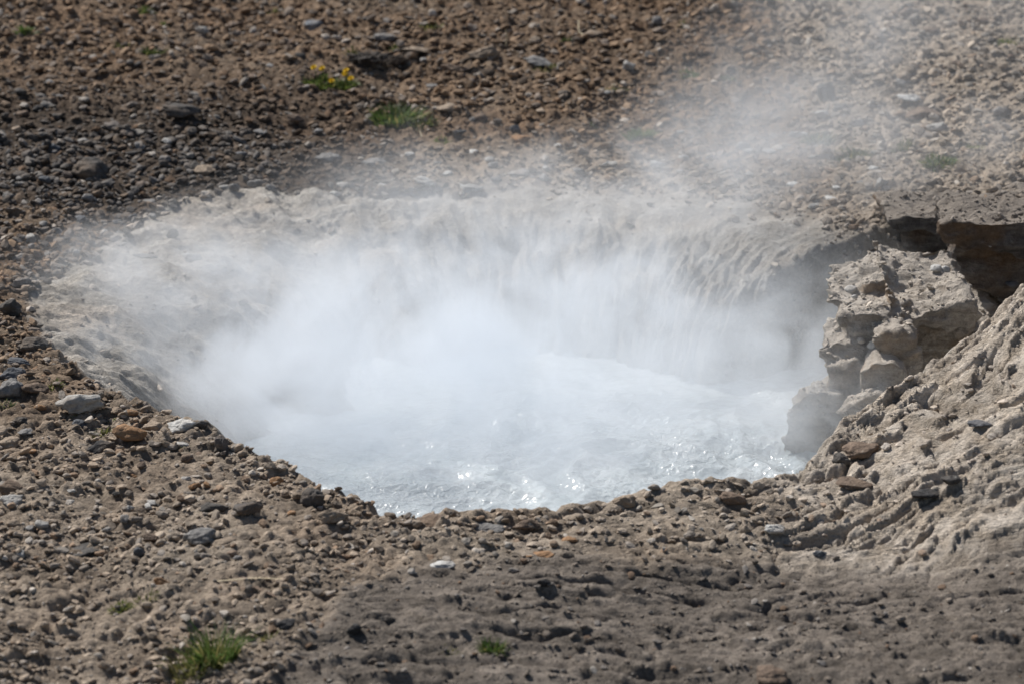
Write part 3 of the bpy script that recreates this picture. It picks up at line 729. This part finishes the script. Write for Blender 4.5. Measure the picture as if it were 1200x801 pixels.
TUFTS = [
 (465,138,66,26,'fresh','largest green grass tuft on the brown slope, below the dark earth hummock',420),
 (495,146,40,16,'dark','dark trailing weed at the right foot of the largest grass tuft',120),
 (750,158,32,22,'fresh','green tuft alone at the edge of the steam right of the pool centre',240),
 (27,35,24,13,'fresh','green tuft near the top left corner of the slope',90),
 (170,9,17,10,'fresh','small green tuft at the top edge left of centre',70),
 (195,26,15,7,'fresh','tiny green sprig below the tuft at the top edge',40),
 (144,54,22,10,'olive','dull olive weed on the upper left slope',60),
 (177,62,22,15,'dark','dark green weed on the upper left slope',80),
 (518,163,15,11,'bright','tiny bright green sprout below the largest grass tuft',45),
 (1099,190,44,20,'fresh','green tuft on the right slope seen through thin steam',170),
 (1000,178,44,17,'grey','hazy grass veiled by steam, lower of the three in the plume',130),
 (958,158,46,18,'grey','hazy grass veiled by steam in front of the white stones',130),
 (1058,168,26,14,'olive','faint olive grass left of the green tuft on the right slope',60),
 (807,86,20,12,'fresh','green tuft where the plume meets the brown slope',70),
 (852,93,26,9,'dark','dark low weed right of the tuft at the plume edge',60),
 (1180,47,22,13,'bright','bright yellowish green tuft by the right edge of the slope',60),
 (412,59,10,14,'olive','thin green sprig above the yellow flowers',30),
 (462,53,12,9,'fresh','small green sprig behind the dark earth hummock',30),
 (505,31,30,10,'olive','sparse olive grass near the top edge at the centre',40),
 (664,46,9,11,'dark','dark green sprig beside the dry stalks',30),
 (325,13,20,8,'dark','dark flat weed near the bluish grey stone',50),
 (640,80,34,12,'olive','sparse thin grass behind the flat grey slab',40),
 (720,103,40,12,'olive','sparse yellowish grass around the little brick shaped stone',50),
 (690,145,14,9,'dark','small dark sprig where the steam begins',30),
 (1140,172,24,10,'bright','low bright weed behind the rocky ledge on the right',40),
 (798,28,12,7,'fresh','small green sprig at the top edge right of centre',30),
 (88,484,15,9,'bright','bright sprout under the largest pale grey boulder',40),
 (66,452,15,14,'bright','bright weed between the brown rounded stone and the pale boulder',40),
 (43,476,12,7,'bright','tiny bright sprout left of the largest pale grey boulder',30),
 (8,474,22,13,'grey','grey green weed at the left edge under the big stone',60),
 (132,492,10,10,'fresh','small green sprout behind the rust brown rock',30),
 (120,506,26,16,'olive','dry looking grass left of the rust brown rock',60),
 (212,524,15,8,'bright','bright sprout in front of the white crusted rock',40),
 (294,534,14,10,'bright','bright sprout on the rim right of the small upright grey rock',40),
 (388,593,16,8,'bright','yellow green sprout by the dark grey angular boulder',40),
 (253,764,62,58,'fresh','tall blurred green grass tuft in the left foreground',190),
 (228,776,70,36,'olive','olive short grass around the foot of the tall foreground tuft',130),
 (577,754,36,21,'fresh','small green tuft blurred in the middle foreground',120),
 (527,760,28,11,'olive','yellowish sprig left of the small foreground tuft',60),
 (142,712,28,16,'bright','yellow green moss like weed in the left foreground',90),
 (310,745,30,16,'olive','olive sprig right of the tall foreground tuft',40),
 (170,700,40,18,'olive','dry olive grass beside the yellow green weed',50),
]
for q in TUFTS: tuft(*q[:6], n=q[6])

# yellow flowering plant: leafy cushion, flowers
def quad_tube(p0, p1, r0, r1, seg=6, bow=(0, 0, 0)):
    V, F = [], []; p0, p1, bow = map(np.array, (p0, p1, bow)); K = 5
    for k in range(K + 1):
        t = k / K; c = p0 + (p1 - p0) * t + bow * 4 * t * (1 - t); r = r0 + (r1 - r0) * t
        for j in range(seg): V.append(c + r * np.array([math.cos(6.283 * j / seg), math.sin(6.283 * j / seg), 0]))
    for k in range(K):
        for j in range(seg): F.append([k * seg + j, k * seg + (j + 1) % seg, (k + 1) * seg + (j + 1) % seg, (k + 1) * seg + j])
    return V, F
def flower_plant(px, py, w, heads, label):
    p = hit(np.array([px]), np.array([py + 4]))[0]; s = np.linalg.norm(p - np.array([0, 0, CAMH])) / FPX
    e = bpy.data.objects.new('flowering_plant', None); COL.objects.link(e); e.location = p; tag(e, label, 'flowering plant')
    if w:
        V, F, A = blades(260, w * s * .45, 15 * s, int(px), 1.7 * s, .9, .6, .08)
        V[:, 2] += hz(p[0] + V[:, 0], p[1] + V[:, 1]) - p[2]
        o = link('leaves', mesh_np('leaves', V, F, M['grass'], True, dict(blade=A)), e); o.color = (.095, .15, .03, 1)
    for hx, hy in heads:
        tip = np.array([(hx - px) * s, random.uniform(-.05, .02), max((py + 6 - hy) * s / CP, .015)])
        base = np.array([tip[0] * .6, tip[1], -.005])
        V, F = quad_tube(base, tip, .0018, .0015, 6, (.004, 0, 0))
        st = link('stem', mesh_np('stem', V, F, M['stem']), e)
        V, F = [], []; tilt = np.array([random.uniform(-.3, .3), -.75, 1.0]); tilt /= np.linalg.norm(tilt)
        ax = np.cross(tilt, [1, 0, 0]); ax /= np.linalg.norm(ax); ay = np.cross(tilt, ax); rr_ = 3.7 * s
        for ring, (n, r1, lift) in enumerate(((16, 1., .12), (12, .72, .3), (8, .42, .42))):
            for k in range(n):
                a = 6.283 * (k + .5 * ring) / n; dr = ax * math.cos(a) + ay * math.sin(a); sd = -ax * math.sin(a) + ay * math.cos(a); o0 = len(V); wd = rr_ * .2
                V += [tip + tilt * rr_ * .1 - sd * wd * .4, tip + tilt * rr_ * .1 + sd * wd * .4, tip + dr * rr_ * r1 + tilt * rr_ * (lift + .1) + sd * wd, tip + dr * rr_ * r1 + tilt * rr_ * (lift + .1) - sd * wd]
                F.append([o0, o0 + 1, o0 + 2, o0 + 3])
        fl = link('flower', mesh_np('flower', V, F, M['petal'], False), e)
flower_plant(380, 97, 46, [(369,83),(378,86),(389,102)], 'leafy cushion plant with yellow flowers left of the dark earth hummock')
flower_plant(409, 100, 14, [(404,91),(412,92),(406,86)], 'low sprig with yellow flowers at the foot of the dark earth hummock')

def stalk(pts, r, label, mat, name, cat):
    """pts: list of (px, py, lift in px)."""
    V, F = [], []
    ps = []
    for px, py, lf in pts:
        p = hit(np.array([px]), np.array([py + lf]))[0]; s = np.linalg.norm(p - np.array([0, 0, CAMH])) / FPX
        p = p + np.array([0, 0, lf * s / CP]); ps.append((p, s))
    s = ps[0][1]; o0 = ps[0][0]
    for i in range(len(ps) - 1):
        v, f = quad_tube(ps[i][0] - o0, ps[i + 1][0] - o0 + np.array([1e-4, 0, 1e-4]), r * s * (1 - .3 * i / len(ps)), r * s * (.9 - .3 * i / len(ps)), 6)
        F += [[a + len(V) for a in q] for q in f]; V += v
    o = link(name, mesh_np(name, V, F, mat)); o.location = o0; tag(o, label, cat)
stalk([(593,56,0),(594,48,8),(593,37,19)], .8, 'upright pale dry stalk behind the tan boulder', M['straw'], 'dry_stalk', 'dry stalk')
stalk([(679,40,2),(678,33,6),(678,26,11)], .8, 'short upright dry stalk on the upper slope, left end of the pair', M['straw'], 'dry_stalk', 'dry stalk')
stalk([(680,39,3),(687,44,2),(695,52,1)], .8, 'fallen dry stalk leaning down to the right on the upper slope', M['straw'], 'dry_stalk', 'dry stalk')
stalk([(494,160,1),(492,152,6),(493,145,12)], .6, 'thin dry stalk beside the tiny bright sprout', M['straw'], 'dry_stalk', 'dry stalk')
stalk([(443,112,1),(447,116,2),(450,119,1)], .7, 'short pale straw lying above the largest grass tuft', M['straw'], 'dry_stalk', 'dry stalk')
stalk([(336,58,1),(339,50,7),(345,43,9)], 1.3, 'bent brown twig below the bluish grey stone', M['twig'], 'twig', 'twig')
stalk([(283,690,3),(300,692,3),(322,697,3)], 2.2, 'brown twig lying in the left foreground', M['twig'], 'twig', 'twig')
stalk([(255,684,1),(300,681,2),(352,682,1)], 1.5, 'long pale grey stick lying behind the brown twig in the left foreground', M['straw'], 'twig', 'twig')

# dark earth hummock with dead roots
V, Fk = rock(78, 5, 18, .5, 7.); hp = hit(np.array([440]), np.array([84]))[0]; s = np.linalg.norm(hp - np.array([0, 0, CAMH])) / FPX
V = V * (1 + .25 * (np.abs(n3(V * 9, 3))[:, None] - .3))
hm = link('earth_hummock', mesh_np('earth_hummock', V * np.array([80 * s, 52 * s, 34 * s]), Fk, M['stone'])); hm.location = hp + np.array([0, .1, 4 * s]); hm.color = (.05, .042, .036, 1)
tag(hm, 'dark crumbly earth hummock with dead roots on the slope right of the yellow flowers', 'earth hummock')
V, F, A = blades(160, 30 * s, 20 * s, 5, .8 * s, 1.4, .5, 1.); V[:, 2] += 7 * s
rt = link('dead_roots', mesh_np('dead_roots', V, F, mat_plain('dead_root', (.17, .14, .115, 1)), True, dict(blade=A)), hm)

# ------------------------------------------------------------------ steam
BL = [ # centre, radii, strength
 ((0.05, 9.25, -.20), (1.5, 1.1, .44), 1.25),
 ((-.10, 9.5, .0), (1.35, 1.0, .50), .9),
 ((.50, 9.4, -.15), (.75, .65, .42), .8),
 ((.80, 10.1, .38), (.48, .6, .48), .75),
 ((1.2, 10.3, .75), (.58, .7, .55), .5),
 ((1.9, 10.6, 1.0), (.9, .8, .7), .25),
 ((-.75, 9.1, -.12), (1.05, .95, .40), 1.7),
 ((-1.0, 9.8, .0), (.75, .8, .30), .6),
 ((.0, 10.55, .08), (1.15, .7, .28), .6),
 ((.95, 8.95, -.22), (.5, .55, .34), .9),
 ((1.15, 9.4, -.1), (.5, .55, .4), .45),
 ((1.35, 10.7, .2), (1.1, 1.0, .40), .45),
 ((.1, 8.65, -.2), (1.0, .75, .36), .6),
 ((-.85, 8.9, -.24), (.65, .6, .32), 1.8),
 ((.55, 10.4, .15), (.7, .6, .36), .5),
 ((-1.25, 9.5, .03), (.65, .85, .28), .7),
]
t = NT('steam'); pos = t.n('NewGeometry').outputs['Position']
wn = t.n('TexNoise'); wn.inputs['Scale'].default_value = 1.6; wn.inputs['Detail'].default_value = 2; t.l(pos, wn.inputs['Vector'])
warp = t.vmath('MULTIPLY', t.vmath('SUBTRACT', wn.outputs['Color'], (.5, .5, .5)), (.55, .55, .45))
pw = t.vmath('ADD', pos, warp)
tot = None
for c, r_, k in BL:
    d = t.vmath('DIVIDE', t.vmath('SUBTRACT', pw, c), r_)
    ln = t.n('VectorMath', operation='DOT_PRODUCT'); t.l(d, ln.inputs[0]); t.l(d, ln.inputs[1])
    v = t.math('SUBTRACT', 1, ln.outputs['Value'], clamp=True); v = t.math('MULTIPLY', t.math('MULTIPLY', v, v), k)
    tot = v if tot is None else t.math('ADD', tot, v)
sh = t.vmath('MULTIPLY', t.vmath('ADD', pw, (0, 0, 0)), (1.1, 1, 1.1))
nz = t.noise(sh, 3.8, 8, .64, .7)
den = t.math('MULTIPLY', tot, t.ramp(nz, .38, .62, .06, 1.9))
pv = t.n('VolumePrincipled'); pv.inputs['Color'].default_value = (.925, .955, .99, 1); pv.inputs['Anisotropy'].default_value = .35
t.l(t.math('MULTIPLY', den, 1.18), pv.inputs['Density']); t.l(pv.outputs[0], t.out.inputs['Volume'])
bm = bmesh.new()
for c, r_, k in BL:
    mtx = Matrix.Translation(c) @ Matrix.Diagonal((r_[0] * 1.12, r_[1] * 1.12, r_[2] * 1.15, 1))
    bmesh.ops.create_icosphere(bm, subdivisions=4, radius=1, matrix=mtx)
me = bpy.data.meshes.new('raw'); bm.to_mesh(me); bm.free(); o = bpy.data.objects.new('raw', me); COL.objects.link(o)
md = o.modifiers.new('r', 'REMESH'); md.mode = 'VOXEL'; md.voxel_size = .06
m2 = bpy.data.meshes.new_from_object(o.evaluated_get(bpy.context.evaluated_depsgraph_get())); bpy.data.objects.remove(o)
m2.name = 'steam'; m2.materials.clear(); m2.materials.append(t.m)
steam = link('steam', m2); tag(steam, 'white steam boiling off the hot pool and drifting up to the right', 'steam', kind='stuff')
t.m.cycles.volume_sampling = 'DISTANCE'

# ------------------------------------------------------------------ light
EL, AZ = 45., 42.          # the sun stands behind the pool, to the left
sv = Vector((-math.sin(R(AZ)) * math.cos(R(EL)), math.cos(R(AZ)) * math.cos(R(EL)), math.sin(R(EL))))
sd = bpy.data.lights.new('sun', 'SUN'); sd.energy = 5.0; sd.angle = R(.53); sd.color = (1, .962, .91)
so = bpy.data.objects.new('sun', sd); COL.objects.link(so); so.rotation_euler = (-sv).to_track_quat('-Z', 'Y').to_euler(); so.location = (-5, 15, 12)
w = bpy.data.worlds.new('World'); scene.world = w; w.use_nodes = True
nt = w.node_tree; bg = nt.nodes['Background']; sk = nt.nodes.new('ShaderNodeTexSky'); sk.sky_type = 'NISHITA'; sk.sun_disc = False
sk.sun_elevation = R(EL); sk.sun_rotation = R(360 - AZ); nt.links.new(sk.outputs[0], bg.inputs[0]); bg.inputs[1].default_value = .062
vs = scene.view_settings; vs.view_transform = 'Standard'; vs.look = 'None'; vs.exposure = .15; vs.gamma = 1; vs.use_curve_mapping = False
scene.render.engine = 'CYCLES'
cy = scene.cycles; cy.max_bounces = 12; cy.diffuse_bounces = 3; cy.glossy_bounces = 2; cy.transmission_bounces = 3; cy.volume_bounces = 9
cy.volume_step_rate = .4; cy.volume_max_steps = 128; cy.use_denoising = True; cy.caustics_reflective = False; cy.caustics_refractive = False
cy.sample_clamp_indirect = 6
